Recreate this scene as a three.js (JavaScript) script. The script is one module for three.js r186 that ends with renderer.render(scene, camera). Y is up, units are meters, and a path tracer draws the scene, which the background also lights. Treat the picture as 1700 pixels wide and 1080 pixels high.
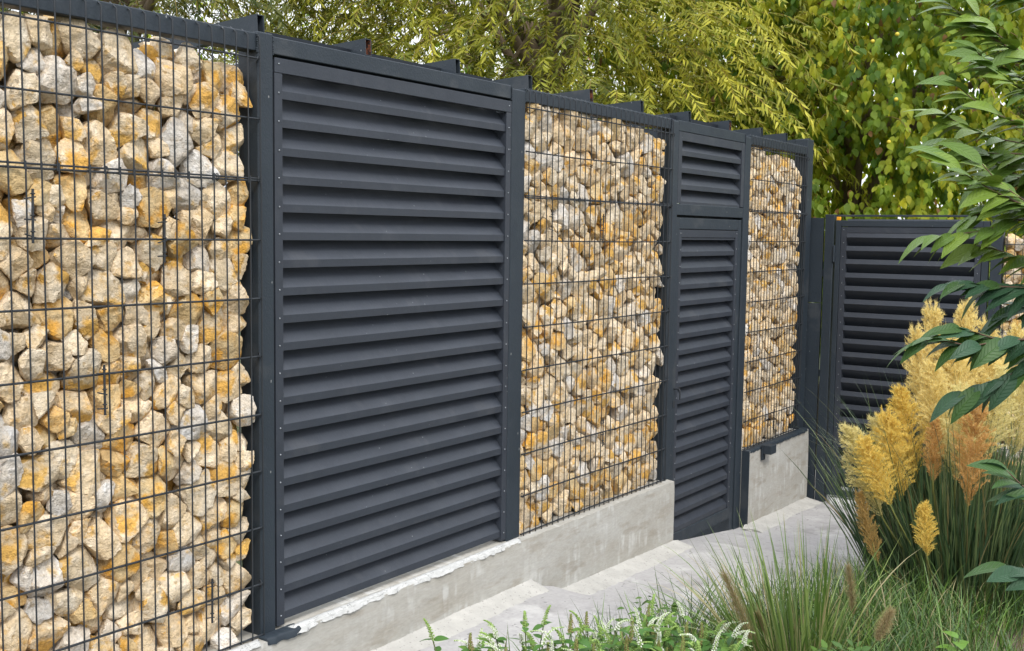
import * as THREE from 'three';
import { RoundedBoxGeometry } from 'three/addons/geometries/RoundedBoxGeometry.js';
import { mergeGeometries, mergeVertices, toCreasedNormals } from 'three/addons/utils/BufferGeometryUtils.js';
import { ImprovedNoise } from 'three/addons/math/ImprovedNoise.js';

// ------------------------------------------------------------------ camera, sky, sun, exposure
const scene = new THREE.Scene();
const camera = new THREE.PerspectiveCamera(33.43, 1024 / 651, 0.05, 600);
camera.position.set(-2.5374, 1.8312, 2.8424);
camera.up.set(0.061665, 0.996288, -0.060056);
camera.lookAt(-2.5374 + 0.815507, 1.8312 - 0.084984, 2.8424 - 0.572473);
scene.add(camera);
const renderer = new THREE.WebGLRenderer({ antialias: true });
renderer.setSize(1024, 651);
renderer.toneMapping = THREE.LinearToneMapping;
renderer.toneMappingExposure = 1.62;
renderer.shadowMap.enabled = true;

const perlin = new ImprovedNoise();
const N3 = (x, y, z) => perlin.noise(x + 31.7, y + 17.3, z + 53.1);
{ // bright overcast sky: thin cloud all over, a little brighter overhead
  const w = 512, h = 256, a = new Float32Array(w * h * 4);
  for (let j = 0; j < h; j++) for (let i = 0; i < w; i++) {
    const el = (j + 0.5) / h * Math.PI - Math.PI / 2, az = i / w * Math.PI * 2;
    const dx = Math.cos(el) * Math.cos(az), dz = Math.cos(el) * Math.sin(az), dy = Math.sin(el);
    const s = Math.max(dy, 0), k = 1 / (s + 0.25);
    const c = 0.5 + 0.5 * (N3(dx * k * 1.6, 4, dz * k * 1.6) + 0.5 * N3(dx * k * 3.7, 9, dz * k * 3.7));
    const L = (0.72 + 1.3 * s) * (0.88 + 0.24 * c);
    const o = (j * w + i) * 4;
    a[o] = L * (0.93 + 0.05 * c); a[o + 1] = L * (0.985 + 0.01 * c); a[o + 2] = L * (1.09 - 0.05 * c); a[o + 3] = 1;
  }
  const t = new THREE.DataTexture(a, w, h, THREE.RGBAFormat, THREE.FloatType);
  t.mapping = THREE.EquirectangularReflectionMapping; t.magFilter = t.minFilter = THREE.LinearFilter; t.wrapS = THREE.RepeatWrapping; t.needsUpdate = true;
  scene.background = t; scene.environment = t;
}
const sun = new THREE.DirectionalLight(new THREE.Color(1, 0.95, 0.87), 1.5);
sun.position.set(-5, 13, 9); sun.target.position.set(2.5, 1, 0);
sun.castShadow = true; sun.shadow.radius = 28; sun.shadow.mapSize.set(2048, 2048);
Object.assign(sun.shadow.camera, { left: -12, right: 12, top: 12, bottom: -12, near: 0.5, far: 60 });
scene.add(sun, sun.target);

// ------------------------------------------------------------------ helpers
let seedState = 1;
const seed = (s) => { seedState = s >>> 0; };
const R = () => { seedState = (seedState + 0x6d2b79f5) | 0; let t = Math.imul(seedState ^ (seedState >>> 15), 1 | seedState); t = (t + Math.imul(t ^ (t >>> 7), 61 | t)) ^ t; return ((t ^ (t >>> 14)) >>> 0) / 4294967296; };
const U = (a, b) => a + (b - a) * R();
const G = () => (R() + R() + R() + R() - 2) * 0.87;
const clamp = (x, a = 0, b = 1) => Math.min(b, Math.max(a, x));
const ss = (a, b, x) => { const t = clamp((x - a) / (b - a)); return t * t * (3 - 2 * t); };
const mix = (a, b, t) => a + (b - a) * t;
const V = (x, y, z) => new THREE.Vector3(x, y, z);
const used = {};
const numbered = (n) => { const k = (used[n] = (used[n] ?? -1) + 1); return k ? `${n}_${String(k).padStart(3, '0')}` : n; };
function tag(o, label, category, group, kind) { o.userData = { label, category }; if (group) o.userData.group = group; if (kind) o.userData.kind = kind; return o; }
function thing(name, label, category, group, pos = [0, 0, 0]) {
  const o = new THREE.Group(); o.name = numbered(name); o.position.set(...pos); scene.add(o);
  return tag(o, label, category, group, 'thing');
}
function obj(name, geo, mat, parent = scene) {
  const m = new THREE.Mesh(geo, mat); m.name = parent === scene ? numbered(name) : name; m.castShadow = m.receiveShadow = true; parent.add(m); return m;
}
function struct(name, geo, mat) { const m = obj(name, geo, mat); m.userData = { kind: 'structure' }; return m; }
function stuffPart(name, geo, mat, parent) { const m = obj(name, geo, mat, parent); m.userData = { kind: 'stuff' }; return m; }

// uv in metres from the dominant axis of each face
function boxUV(g, ox = 0, oy = 0) {
  const p = g.attributes.position, n = g.attributes.normal, uv = new Float32Array(p.count * 2);
  for (let i = 0; i < p.count; i++) {
    const ax = Math.abs(n.getX(i)), ay = Math.abs(n.getY(i)), az = Math.abs(n.getZ(i));
    const [u, v] = ax > ay && ax > az ? [p.getZ(i), p.getY(i)] : ay > az ? [p.getX(i), p.getZ(i)] : [p.getX(i), p.getY(i)];
    uv[2 * i] = u + ox; uv[2 * i + 1] = v + oy;
  }
  g.setAttribute('uv', new THREE.BufferAttribute(uv, 2)); return g;
}
function box(x0, x1, y0, y1, z0, z1, r = 0.003) {
  const w = x1 - x0, h = y1 - y0, d = z1 - z0;
  const g = r ? new RoundedBoxGeometry(w, h, d, 2, Math.min(r, w / 2.2, h / 2.2, d / 2.2)) : new THREE.BoxGeometry(w, h, d);
  g.translate((x0 + x1) / 2, (y0 + y1) / 2, (z0 + z1) / 2);
  return boxUV(g, U(0, 1), U(0, 1));
}
function tube(pts, r, seg = 2, sides = 6) { // pts: arrays; r: number or function of t
  const c = new THREE.CatmullRomCurve3(pts.map((p) => (p.isVector3 ? p : V(...p))), false, 'centripetal');
  const n = Math.max(1, Math.round(seg * (pts.length - 1)));
  const g = new THREE.TubeGeometry(c, n, 1, sides, false), pos = g.attributes.position, nor = g.attributes.normal;
  for (let i = 0; i <= n; i++) {
    const rr = typeof r === 'function' ? r(i / n) : r;
    for (let j = 0; j <= sides; j++) { const k = i * (sides + 1) + j; pos.setXYZ(k, pos.getX(k) + nor.getX(k) * (rr - 1), pos.getY(k) + nor.getY(k) * (rr - 1), pos.getZ(k) + nor.getZ(k) * (rr - 1)); }
  }
  return g;
}

// tileable value noise for textures
const lattice = (() => { seed(77); const a = new Float32Array(65536); for (let i = 0; i < a.length; i++) a[i] = R(); return a; })();
function vn(x, y, per, s) {
  const xi = Math.floor(x), yi = Math.floor(y), fx = x - xi, fy = y - yi, u = fx * fx * (3 - 2 * fx), v = fy * fy * (3 - 2 * fy);
  const q = (i, j) => lattice[(((i % per + per) % per) * 157 + ((j % per + per) % per) * 311 + s * 7919) & 65535];
  return mix(mix(q(xi, yi), q(xi + 1, yi), u), mix(q(xi, yi + 1), q(xi + 1, yi + 1), u), v);
}
function fbm(u, v, per, oct, s) { let a = 0, w = 0.5, t = 0; for (let o = 0; o < oct; o++) { a += w * vn(u * per, v * per, per, s + o); t += w; w *= 0.55; per *= 2; } return a / t; }
const toS = (x) => Math.round(255 * clamp(x <= 0.0031308 ? 12.92 * x : 1.055 * Math.pow(x, 1 / 2.4) - 0.055));
function tex(w, h, f, size, colour) {
  const d = new Uint8Array(w * h * 4);
  for (let j = 0; j < h; j++) for (let i = 0; i < w; i++) {
    const c = f(i / w, j / h), o = (j * w + i) * 4;
    if (colour) { d[o] = toS(c[0]); d[o + 1] = toS(c[1]); d[o + 2] = toS(c[2]); } else d[o] = d[o + 1] = d[o + 2] = Math.round(255 * clamp(c));
    d[o + 3] = 255;
  }
  const t = new THREE.DataTexture(d, w, h); t.wrapS = t.wrapT = THREE.RepeatWrapping; t.magFilter = t.minFilter = THREE.LinearFilter;
  if (colour) t.colorSpace = THREE.SRGBColorSpace;
  t.repeat.set(1 / (size[0] ?? size), 1 / (size[1] ?? size)); t.needsUpdate = true; return t;
}
const m3 = (a, b, t) => [mix(a[0], b[0], t), mix(a[1], b[1], t), mix(a[2], b[2], t)];
const sc = (a, k) => [a[0] * k, a[1] * k, a[2] * k];
const lin = (r, g, b) => new THREE.Color().setRGB(r, g, b);

// ------------------------------------------------------------------ materials
seed(5);
const specks = Array.from({ length: 26 }, () => [R(), R(), U(0.0006, 0.0022), U(0.6, 3)]);
const STEEL = [0.019, 0.027, 0.036];
const steelMap = tex(1024, 1024, (u, v) => {
  let k = 0.9 + 0.2 * fbm(u, v, 6, 5, 1) + 0.06 * (fbm(u, v, 128, 2, 9) - 0.5);
  let c = sc(STEEL, k); const dust = ss(0.62, 0.85, fbm(u, v, 10, 5, 21)); c = m3(c, [0.1, 0.1, 0.1], 0.22 * dust);
  for (const [x, y, r, e] of specks) { const dx = (u - x), dy = (v - y) / e; if (dx * dx + dy * dy < r * r) c = [0.2, 0.21, 0.21]; }
  return c;
}, 1.3, true);
const steelRough = tex(512, 512, (u, v) => 0.42 + 0.3 * fbm(u, v, 9, 5, 3), 0.9);
const steelBump = tex(512, 512, (u, v) => 0.5 * fbm(u, v, 90, 2, 5) + 0.5 * fbm(u, v, 8, 3, 6), 0.5);
const steel = new THREE.MeshPhysicalMaterial({ specularIntensity: 0.7, map: steelMap, roughnessMap: steelRough, roughness: 1, bumpMap: steelBump, bumpScale: 0.0012 });
const SHEET = [0.025, 0.0305, 0.041];
const sheetMap = tex(1024, 1024, (u, v) => {
  let c = sc(SHEET, 0.92 + 0.16 * fbm(u, v, 8, 4, 31) + 0.16 * (fbm(u, v, 160, 2, 19) - 0.5));
  c = m3(c, [0.11, 0.11, 0.11], 0.14 * ss(0.6, 0.9, fbm(u, v, 12, 5, 41)));
  for (const [x, y, r, e] of specks) { const dx = (v - x), dy = (u - y) / e; if (dx * dx + dy * dy < r * r * 0.7) c = [0.16, 0.17, 0.17]; }
  return c;
}, 1.1, true);
const sheet = new THREE.MeshPhysicalMaterial({ specularIntensity: 0.8, map: sheetMap, roughnessMap: steelRough, roughness: 0.95, bumpMap: steelBump, bumpScale: 0.0006 });
const wireMat = new THREE.MeshStandardMaterial({ color: lin(0.014, 0.018, 0.023), roughness: 0.6 });
const rivetMat = new THREE.MeshStandardMaterial({ color: lin(0.3, 0.32, 0.34), roughness: 0.35, metalness: 0.6 });
const rust = new THREE.MeshStandardMaterial({ map: tex(256, 256, (u, v) => m3([0.015, 0.012, 0.012], [0.2, 0.06, 0.025], ss(0.35, 0.7, fbm(u, v, 10, 4, 4))), 0.12, true), roughness: 0.95 });

const concreteBump = tex(1024, 1024, (u, v) => 0.6 * fbm(u, v, 24, 5, 11) + 0.4 * fbm(u, v, 5, 3, 12), 1.6);
const plinthMap = tex(2048, 512, (u, v) => {
  const streak = fbm(u * 1, v * 0.06, 64, 3, 14), run = ss(0.5, 0.8, streak) * ss(0.3, 0.7, fbm(u, v, 10, 3, 15));
  let c = m3([0.29, 0.27, 0.228], [0.385, 0.38, 0.355], fbm(u, v, 7, 5, 13));
  c = m3(c, [0.5, 0.5, 0.48], 0.6 * run); c = m3(c, [0.24, 0.21, 0.165], 0.5 * ss(0.55, 0.8, fbm(u, v, 16, 5, 16)));
  return sc(c, 0.9 + 0.2 * fbm(u, v, 120, 2, 17));
}, [2.4, 0.6], true);
const plinthMat = new THREE.MeshStandardMaterial({ map: plinthMap, roughness: 0.92, bumpMap: concreteBump, bumpScale: 0.008 });
const pathMap = tex(1024, 1024, (u, v) => {
  let c = m3([0.29, 0.28, 0.272], [0.39, 0.378, 0.37], fbm(u, v, 5, 6, 22));
  c = m3(c, [0.2, 0.19, 0.182], 0.55 * ss(0.55, 0.78, fbm(u, v, 9, 6, 23))); c = m3(c, [0.47, 0.46, 0.44], 0.6 * ss(0.6, 0.8, fbm(u, v, 14, 5, 24)));
  if (fbm(u, v, 90, 2, 25) > 0.83) c = sc(c, 0.6);
  return sc(c, 0.9 + 0.2 * fbm(u, v, 160, 2, 26));
}, 2.1, true);
const pathMat = new THREE.MeshStandardMaterial({ map: pathMap, roughness: 0.93, bumpMap: concreteBump, bumpScale: 0.012 });
const mortarMap = tex(512, 512, (u, v) => sc(m3([0.31, 0.3, 0.275], [0.45, 0.435, 0.4], fbm(u, v, 9, 5, 27)), fbm(u, v, 70, 2, 28) > 0.8 ? 0.6 : 1), 0.7, true);
const mortarMat = new THREE.MeshStandardMaterial({ map: mortarMap, roughness: 0.95, bumpMap: concreteBump, bumpScale: 0.02 });
const limeMat = new THREE.MeshStandardMaterial({ map: tex(512, 512, (u, v) => sc(m3([0.34, 0.34, 0.325], [0.54, 0.54, 0.525], fbm(u, v, 12, 4, 29)), fbm(u, v, 60, 2, 30) > 0.78 ? 0.6 : 1), 0.5, true), roughness: 0.95, bumpMap: concreteBump, bumpScale: 0.02 });
const soilMat = new THREE.MeshStandardMaterial({ map: tex(512, 512, (u, v) => sc(m3([0.045, 0.033, 0.022], [0.11, 0.085, 0.055], fbm(u, v, 12, 5, 33)), 0.7 + 0.6 * fbm(u, v, 80, 2, 34)), 0.9, true), roughness: 1, bumpMap: concreteBump, bumpScale: 0.03 });
const lawnMat = new THREE.MeshStandardMaterial({ map: tex(512, 512, (u, v) => sc(m3([0.04, 0.06, 0.018], [0.09, 0.1, 0.04], fbm(u, v, 10, 6, 35)), 0.6 + 0.8 * fbm(u, v, 90, 2, 36)), 3, true), roughness: 1 });

const stoneBump = tex(512, 512, (u, v) => 0.45 * fbm(u, v, 14, 6, 51) + 0.35 * Math.abs(2 * fbm(u, v, 7, 4, 55) - 1) + 0.2 * fbm(u, v, 60, 3, 58), 0.16);
function stoneMap(cream, ochre, pale, o0, o1, s) {
  return tex(512, 512, (u, v) => {
    let c = m3(cream, pale, ss(0.35, 0.75, fbm(u, v, 5, 5, s)));
    c = m3(c, ochre, ss(o0, o1, fbm(u, v, 4, 6, s + 20)));
    c = m3(c, sc(ochre, 0.55), 0.6 * ss(0.66, 0.82, fbm(u, v, 11, 5, s + 40)));
    return sc(c, 0.7 + 0.6 * fbm(u, v, 34, 5, s + 60));
  }, 0.21, true);
}
const stoneMats = [
  stoneMap([0.57, 0.44, 0.275], [0.59, 0.34, 0.08], [0.68, 0.57, 0.42], 0.49, 0.72, 101),
  stoneMap([0.57, 0.4, 0.19], [0.62, 0.32, 0.05], [0.61, 0.47, 0.27], 0.42, 0.7, 203),
  stoneMap([0.55, 0.48, 0.39], [0.55, 0.37, 0.16], [0.64, 0.6, 0.545], 0.58, 0.8, 305),
].map((map) => new THREE.MeshStandardMaterial({ map, roughness: 0.93, bumpMap: stoneBump, bumpScale: 0.011, vertexColors: true }));

const leafMat = (c, t = 0.35, rough = 0.55) => new THREE.MeshPhysicalMaterial({ color: lin(...c), roughness: rough, specularIntensity: 0.4, transmission: t, thickness: 0, side: THREE.DoubleSide });

// ------------------------------------------------------------------ ground, path, bed
const H = (x) => { // height of the lower path along the wall
  const k = [[1.5, 0.065], [1.9, 0.055], [3.1, 0.022], [4.1, -0.112], [5.4, -0.155], [9, -0.17]];
  if (x <= k[0][0]) return k[0][1];
  for (let i = 1; i < k.length; i++) if (x < k[i][0]) return mix(k[i - 1][1], k[i][1], (x - k[i - 1][0]) / (k[i][0] - k[i - 1][0]));
  return -0.17;
};
const edge = (x) => 0.66 + 0.165 * x;
function slab(x0, x1, z0, z1, top, thick, nx, nz, jag = 0) { // closed slab whose top follows top(x,z)
  const pos = [], idx = [], id = (l, i, j) => l * (nx + 1) * (nz + 1) + i * (nz + 1) + j;
  for (let l = 0; l < 2; l++) for (let i = 0; i <= nx; i++) for (let j = 0; j <= nz; j++) {
    let x = mix(x0, x1, i / nx); const zb = typeof z1 === 'function' ? z1(x) : z1, z = mix(z0, zb, j / nz);
    if (jag && i === nx) x += jag * (N3(z * 6, 3, 1) + 0.6 * N3(z * 21, 3, 8));
    const y = top(x, z); pos.push(x, l ? y - thick : y, z);
  }
  const quad = (a, b, c, d) => idx.push(a, b, c, a, c, d);
  for (let i = 0; i < nx; i++) for (let j = 0; j < nz; j++) {
    quad(id(0, i, j), id(0, i, j + 1), id(0, i + 1, j + 1), id(0, i + 1, j)); quad(id(1, i, j), id(1, i + 1, j), id(1, i + 1, j + 1), id(1, i, j + 1));
  }
  for (let i = 0; i < nx; i++) { quad(id(0, i, 0), id(0, i + 1, 0), id(1, i + 1, 0), id(1, i, 0)); quad(id(0, i, nz), id(1, i, nz), id(1, i + 1, nz), id(0, i + 1, nz)); }
  for (let j = 0; j < nz; j++) { quad(id(0, 0, j), id(1, 0, j), id(1, 0, j + 1), id(0, 0, j + 1)); quad(id(0, nx, j), id(0, nx, j + 1), id(1, nx, j + 1), id(1, nx, j)); }
  let g = new THREE.BufferGeometry(); g.setAttribute('position', new THREE.Float32BufferAttribute(pos, 3)); g.setIndex(idx);
  g = toCreasedNormals(g, 0.6); return boxUV(g);
}
{
  const g = new THREE.PlaneGeometry(500, 500, 1, 1).rotateX(-Math.PI / 2).translate(0, -0.36, 0); boxUV(g);
  struct('ground', g, lawnMat);
  struct('path', slab(1.55, 9, -0.28, (x) => edge(x) + 0.02 * N3(x * 3, 0, 0), (x, z) => H(x) + 0.006 * N3(x * 2.1, 0, z * 2.1) - 0.004, 0.16, 90, 24), pathMat);
  struct('path_landing', slab(-5, 1.7, 0.03, (x) => edge(x) + 0.02 * N3(x * 3, 0, 0), (x, z) => 0.168 - 0.012 * ss(1.5, 1.7, x) + 0.006 * N3(x * 2.1, 0, z * 2.1), 0.2, 70, 20, 0.035), pathMat);
  struct('garden_bed', slab(-6, 9, (0), 7, (x, z) => 0, 0.1, 1, 1), soilMat).geometry = (() => {
    const nx = 90, nz = 40, g2 = new THREE.PlaneGeometry(1, 1, nx, nz), p = g2.attributes.position;
    for (let i = 0; i < p.count; i++) {
      const x = mix(-6, 9, p.getX(i) + 0.5), z = mix(edge(x) - 0.01, 7, 0.5 - p.getY(i));
      const base = x < 1.7 ? 0.14 : mix(0.14, H(x) - 0.02, ss(1.7, 2.3, x));
      p.setXYZ(i, x, base - 0.01 + 0.03 * N3(x * 2, 1, z * 2) + 0.012 * N3(x * 9, 1, z * 9), z);
    }
    g2.computeVertexNormals(); return boxUV(g2);
  })();
}
const bedY = (x) => (x < 1.7 ? 0.14 : mix(0.14, H(x) - 0.02, ss(1.7, 2.3, x))) - 0.01;

// ------------------------------------------------------------------ concrete plinths
function roughStrip(x0, x1, prof, n, amp, s, zs = 1) { // a lumpy bead: prof = [[z,y]...] swept along x with uneven size
  const pos = [], idx = [], m = prof.length;
  for (let i = 0; i <= n; i++) {
    const x = mix(x0, x1, i / n), k = 1 + amp * (N3(x * 5, s, 0) + 0.6 * N3(x * 17, s, 3) + 0.4 * N3(x * 41, s, 6)), e = Math.min(1, i / 2, (n - i) / 2) * 0.8 + 0.2;
    prof.forEach(([z, y, fix], j) => { const q = fix ? 1 : k * e; pos.push(x + 0.004 * N3(x * 30, j, s), y * q + 0.003 * N3(x * 50, j * 3, s), prof[0][0] + (z - prof[0][0]) * q * zs + 0.003 * N3(x * 40, j * 5, s + 9)); });
  }
  for (let i = 0; i < n; i++) for (let j = 0; j < m - 1; j++) { const a = i * m + j; idx.push(a, a + 1, a + m + 1, a, a + m + 1, a + m); }
  const g = new THREE.BufferGeometry(); g.setAttribute('position', new THREE.Float32BufferAttribute(pos, 3)); g.setIndex(idx); g.computeVertexNormals(); return boxUV(g);
}
function plinthGeo(x0, x1, y0, y1, z0, z1) {
  const g = new THREE.BoxGeometry(x1 - x0, y1 - y0, z1 - z0, Math.round((x1 - x0) * 40), 10, 6).translate((x0 + x1) / 2, (y0 + y1) / 2, (z0 + z1) / 2), p = g.attributes.position;
  boxUV(g);
  for (let i = 0; i < p.count; i++) { // hand-floated: edges a little uneven
    const x = p.getX(i), y = p.getY(i), z = p.getZ(i), t = ss(y1 - 0.06, y1, y) * ss(z1 - 0.04, z1, z);
    p.setXYZ(i, x, y + 0.003 * N3(x * 4, y * 4, z * 4) - t * (0.004 + 0.006 * Math.abs(N3(x * 9, 2, 2))), z + 0.004 * N3(x * 2.5, y * 2.5, 7) - t * (0.003 + 0.005 * Math.abs(N3(x * 13, 5, 2))));
  }
  g.computeVertexNormals(); return g;
}
{
  const t = thing('concrete_plinth', 'long low grey concrete plinth under the two wider stone-filled panels', 'plinth', 'concrete plinths', [0, 0, 0]);
  obj('plinth_block', plinthGeo(-5, 3.115, -0.3, 0.405, -0.3, 0.05), plinthMat, t);
  obj('mortar_bead', roughStrip(0.1, 1.56, [[0.01, -0.004], [0.018, 0.006], [0.03, 0.008], [0.041, 0.005], [0.048, -0.004], [0.0515, -0.012]], 200, 0.32, 2).translate(0, 0.405, 0), limeMat, t);
  obj('mortar_bead', roughStrip(-1.2, -0.03, [[0.014, -0.004], [0.022, 0.005], [0.034, 0.006], [0.043, 0.003], [0.0505, -0.008]], 130, 0.35, 5).translate(0, 0.405, 0), limeMat, t);
  obj('mortar_fillet', roughStrip(-2, 1.66, [[0.048, 0.03], [0.06, 0.024], [0.09, 0.017], [0.125, 0.009], [0.155, -0.006]], 240, 0.1, 7).translate(0, 0.17, 0), mortarMat, t);
  const f2 = roughStrip(1.86, 3.2, [[0.048, 0.026], [0.065, 0.02], [0.1, 0.014], [0.14, 0.007], [0.175, -0.008]], 120, 0.12, 9), p2 = f2.attributes.position;
  for (let i = 0; i < p2.count; i++) p2.setY(i, p2.getY(i) + H(p2.getX(i)));
  obj('mortar_fillet', f2, mortarMat, t);
  obj('paint_smear', roughStrip(-0.02, 0.15, [[0.001, 0.001], [0.02, 0.003], [0.042, 0.002], [0.05, -0.004], [0.0525, -0.022]], 40, 0.25, 14).translate(0, 0.408, 0), steel, t);
  const t3 = thing('concrete_plinth', 'short pale concrete plinth with painted edge between door and gate', 'plinth', 'concrete plinths', [0, 0, 0]);
  obj('plinth_block', plinthGeo(4.21, 5.345, -0.4, 0.4, -0.3, 0.05), plinthMat, t3);
  const f3 = roughStrip(4.15, 5.39, [[0.048, 0.026], [0.065, 0.02], [0.1, 0.014], [0.14, 0.007], [0.175, -0.008]], 110, 0.12, 19), p3 = f3.attributes.position;
  for (let i = 0; i < p3.count; i++) p3.setY(i, p3.getY(i) + H(p3.getX(i)));
  obj('mortar_fillet', f3, mortarMat, t3);
  obj('painted_side', box(4.2062, 4.213, -0.3, 0.404, 0.001, 0.0555, 0.002), steel, t3);
  obj('painted_edge', roughStrip(4.215, 5.34, [[0.0, 0.002], [0.02, 0.003], [0.044, 0.002], [0.0515, -0.002], [0.0535, -0.018]], 120, 0.2, 23).translate(0, 0.402, 0), steel, t3);
}

// ------------------------------------------------------------------ steel frame of the fence
const TOP = 2.49;
{
  const t = thing('fence_frame', 'dark grey welded steel fence frame of posts and top rails', 'fence', undefined, [0, 0.4, 0]);
  const put = (n, g) => obj(n, g.translate(0, -0.4, 0), steel, t);
  const posts = [[0, 0.07, 0.39, 2.497], [1.49, 1.598, 0.39, 2.478], [3.062, 3.157, 0.39, 2.482], [4.112, 4.205, -0.25, 2.476], [5.24, 5.365, 0.39, 2.545]];
  for (const [a, b, y0, y1] of posts) {
    const p = put('post', box(a, b, y0, y1, -0.1, 0, 0.006));
    if (a < 5.2) { // weld beads where the rails meet the post
      for (const xx of [a, b]) {
        const beads = []; for (let k = 0; k < 11; k++) beads.push(new THREE.IcosahedronGeometry(U(0.0025, 0.0045), 1).translate(xx + U(-0.001, 0.001), 2.428 + k * 0.0058 - 0.4, -0.002));
        obj('weld_bead', boxUV(mergeGeometries(beads)), steel, p);
      }
    }
  }
  put('post', box(-2.66, -2.59, 0.39, 2.497, -0.1, 0, 0.006));
  for (const [a, b] of [[-2.59, 0], [0.07, 1.49], [1.598, 3.062], [3.157, 4.112], [4.205, 5.24]]) put('top_rail', box(a + 0.0005, b - 0.0005, 2.43, TOP, -0.064, -0.004, 0.004));
  put('lintel', box(3.1575, 4.1115, 1.948, 2.014, -0.066, -0.004, 0.004));
  put('door_stop', box(3.158, 4.111, 1.88, 1.96, -0.098, -0.068, 0.002));
  put('door_jamb', box(3.118, 3.158, -0.1, 0.388, -0.09, -0.002, 0.004));
  put('threshold', box(3.16, 4.11, -0.22, -0.02, -0.08, -0.01, 0.004));
}

// ------------------------------------------------------------------ louvre panels
function slatGeo(len, lip, flange, pitch) { // folded sheet along +x; y = 0 at the lip's lower edge, z = 0 the outer face
  const D = 0.08, rise = pitch - lip + 0.022, th = 0.0016;
  const line = [[-0.014, 0.004], [0, 0], [0, lip], [-D, lip + rise], [-D + 0.3 * flange, lip + rise + flange]];
  const pts = line.map(([z, y]) => [z, y]), back = line.map(([z, y], i) => [z - th * (i < 3 ? 1 : 1.2), y - (i === 0 ? -th : i === 2 ? th * 0.3 : 0)]).reverse();
  back[back.length - 2] = [-th, th];
  const all = [...pts, ...back], n = all.length, pos = [];
  const quad = (a, b, c, d) => pos.push(...a, ...b, ...c, ...a, ...c, ...d);
  for (let i = 0; i < n; i++) { const [z0, y0] = all[i], [z1, y1] = all[(i + 1) % n]; quad([0, y0, z0], [len, y0, z0], [len, y1, z1], [0, y1, z1]); }
  const g = new THREE.BufferGeometry(); g.setAttribute('position', new THREE.Float32BufferAttribute(pos, 3)); g.computeVertexNormals(); return boxUV(g, U(0, 1), U(0, 1));
}
const rivetGeo = new THREE.SphereGeometry(0.0032, 8, 4, 0, Math.PI * 2, 0, Math.PI / 2).rotateX(Math.PI / 2);
function louvres(t, x0, x1, y0, y1, firstLip, count, o = {}) { // in the thing's own frame: sheet panel with folded edge strips, slats and rivets
  const sw = o.strip ?? 0.036, th = o.topStrip ?? 0.05, zf = o.z ?? 0, pitch = 0.0975;
  for (const [a, b] of [[x0, x0 + sw], [x1 - sw, x1]]) obj('side_strip', box(a, b, y0, y1 - (o.notch ? th + 0.0008 : 0), zf - 0.095, zf, 0.0015), sheet, t);
  obj('top_strip', o.notch ? box(x0, x1, y1 - th, y1, zf - 0.018, zf + 0.001, 0.0015) : box(x0 + sw + 0.0005, x1 - sw - 0.0005, y1 - th, y1, zf - 0.02, zf - 0.001, 0.0015), sheet, t);
  if (o.bottomStrip) obj('bottom_strip', box(x0 + sw + 0.0005, x1 - sw - 0.0005, y0, y0 + o.bottomStrip, zf - 0.02, zf - 0.001, 0.0015), sheet, t);
  const gs = [0, 1, 2, 3, 4, 5, 6].map(() => slatGeo(x1 - x0 - 2 * sw - 0.001, 0.028, o.flange ?? 0.02, pitch));
  for (let k = -1; k < count; k++) {
    if (k === -1 && o.noCap) continue;
    const s = obj('slat', gs[(k * 3 + 7) % 7], sheet, t); s.position.set(x0 + sw + 0.0005, firstLip - pitch * k, zf - 0.006);
    s.rotation.x = U(-0.012, 0.012); s.rotation.z = U(-0.0006, 0.0006);
    if (o.inside) { s.rotation.y = Math.PI; s.position.x = x1 - sw - 0.0005; s.position.z = zf - 0.078; }
  }
  if (!o.noRivets) for (const x of [x0 + sw * 0.5, x1 - sw * 0.5]) for (let y = y1 - 0.02; y > y0; y -= pitch) {
    const r = obj('rivet', rivetGeo, rivetMat, t); r.position.set(x + U(-0.001, 0.001), y + U(-0.002, 0.002), zf + 0.001);
  }
}
{
  const a = thing('louvre_screen', 'wide full-height dark grey louvred metal panel standing on the concrete plinth', 'louvre screen', 'louvred panels of the fence', [0.072, 0.41, 0]);
  louvres(a, 0.006, 1.416, 0.004, 2.01, 1.873, 20, { z: -0.003, notch: true });
  const b = thing('louvre_screen', 'small four-slat louvred panel fixed above the narrow door', 'louvre screen', 'louvred panels of the fence', [3.158, 2.015, 0]);
  louvres(b, 0.004, 0.95, 0.003, 0.413, 0.278, 4, { z: -0.003, noCap: false, strip: 0.045, noRivets: true });
}
// the narrow louvred door
{
  const d = thing('louvre_access_gate', 'narrow dark grey louvred access gate between two stone-filled panels', 'gate', undefined, [3.16, 0, 0]);
  const z = -0.008;
  obj('frame_stile', box(0.006, 0.05, -0.06, 1.935, z - 0.05, z, 0.004), steel, d);
  obj('frame_stile', box(0.892, 0.942, -0.12, 1.935, z - 0.05, z, 0.004), steel, d);
  obj('frame_rail', box(0.0505, 0.8915, 1.868, 1.935, z - 0.05, z - 0.001, 0.004), steel, d);
  obj('frame_rail', box(0.0505, 0.8915, -0.14, 0.046, z - 0.05, z - 0.002, 0.004), steel, d);
  louvres(d, 0.052, 0.89, 0.048, 1.865, 1.708, 18, { z: z - 0.002, strip: 0.032, noCap: false, topStrip: 0.045 });
  const h = obj('handle', tube([[0.03, 0.93, z], [0.03, 0.93, z + 0.035], [0.03, 0.87, z + 0.04]], 0.005, 6, 8), wireMat, d); 
  obj('keyhole_plate', box(0.018, 0.042, 0.82, 0.86, z, z + 0.003, 0.001), wireMat, h);
}

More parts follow.
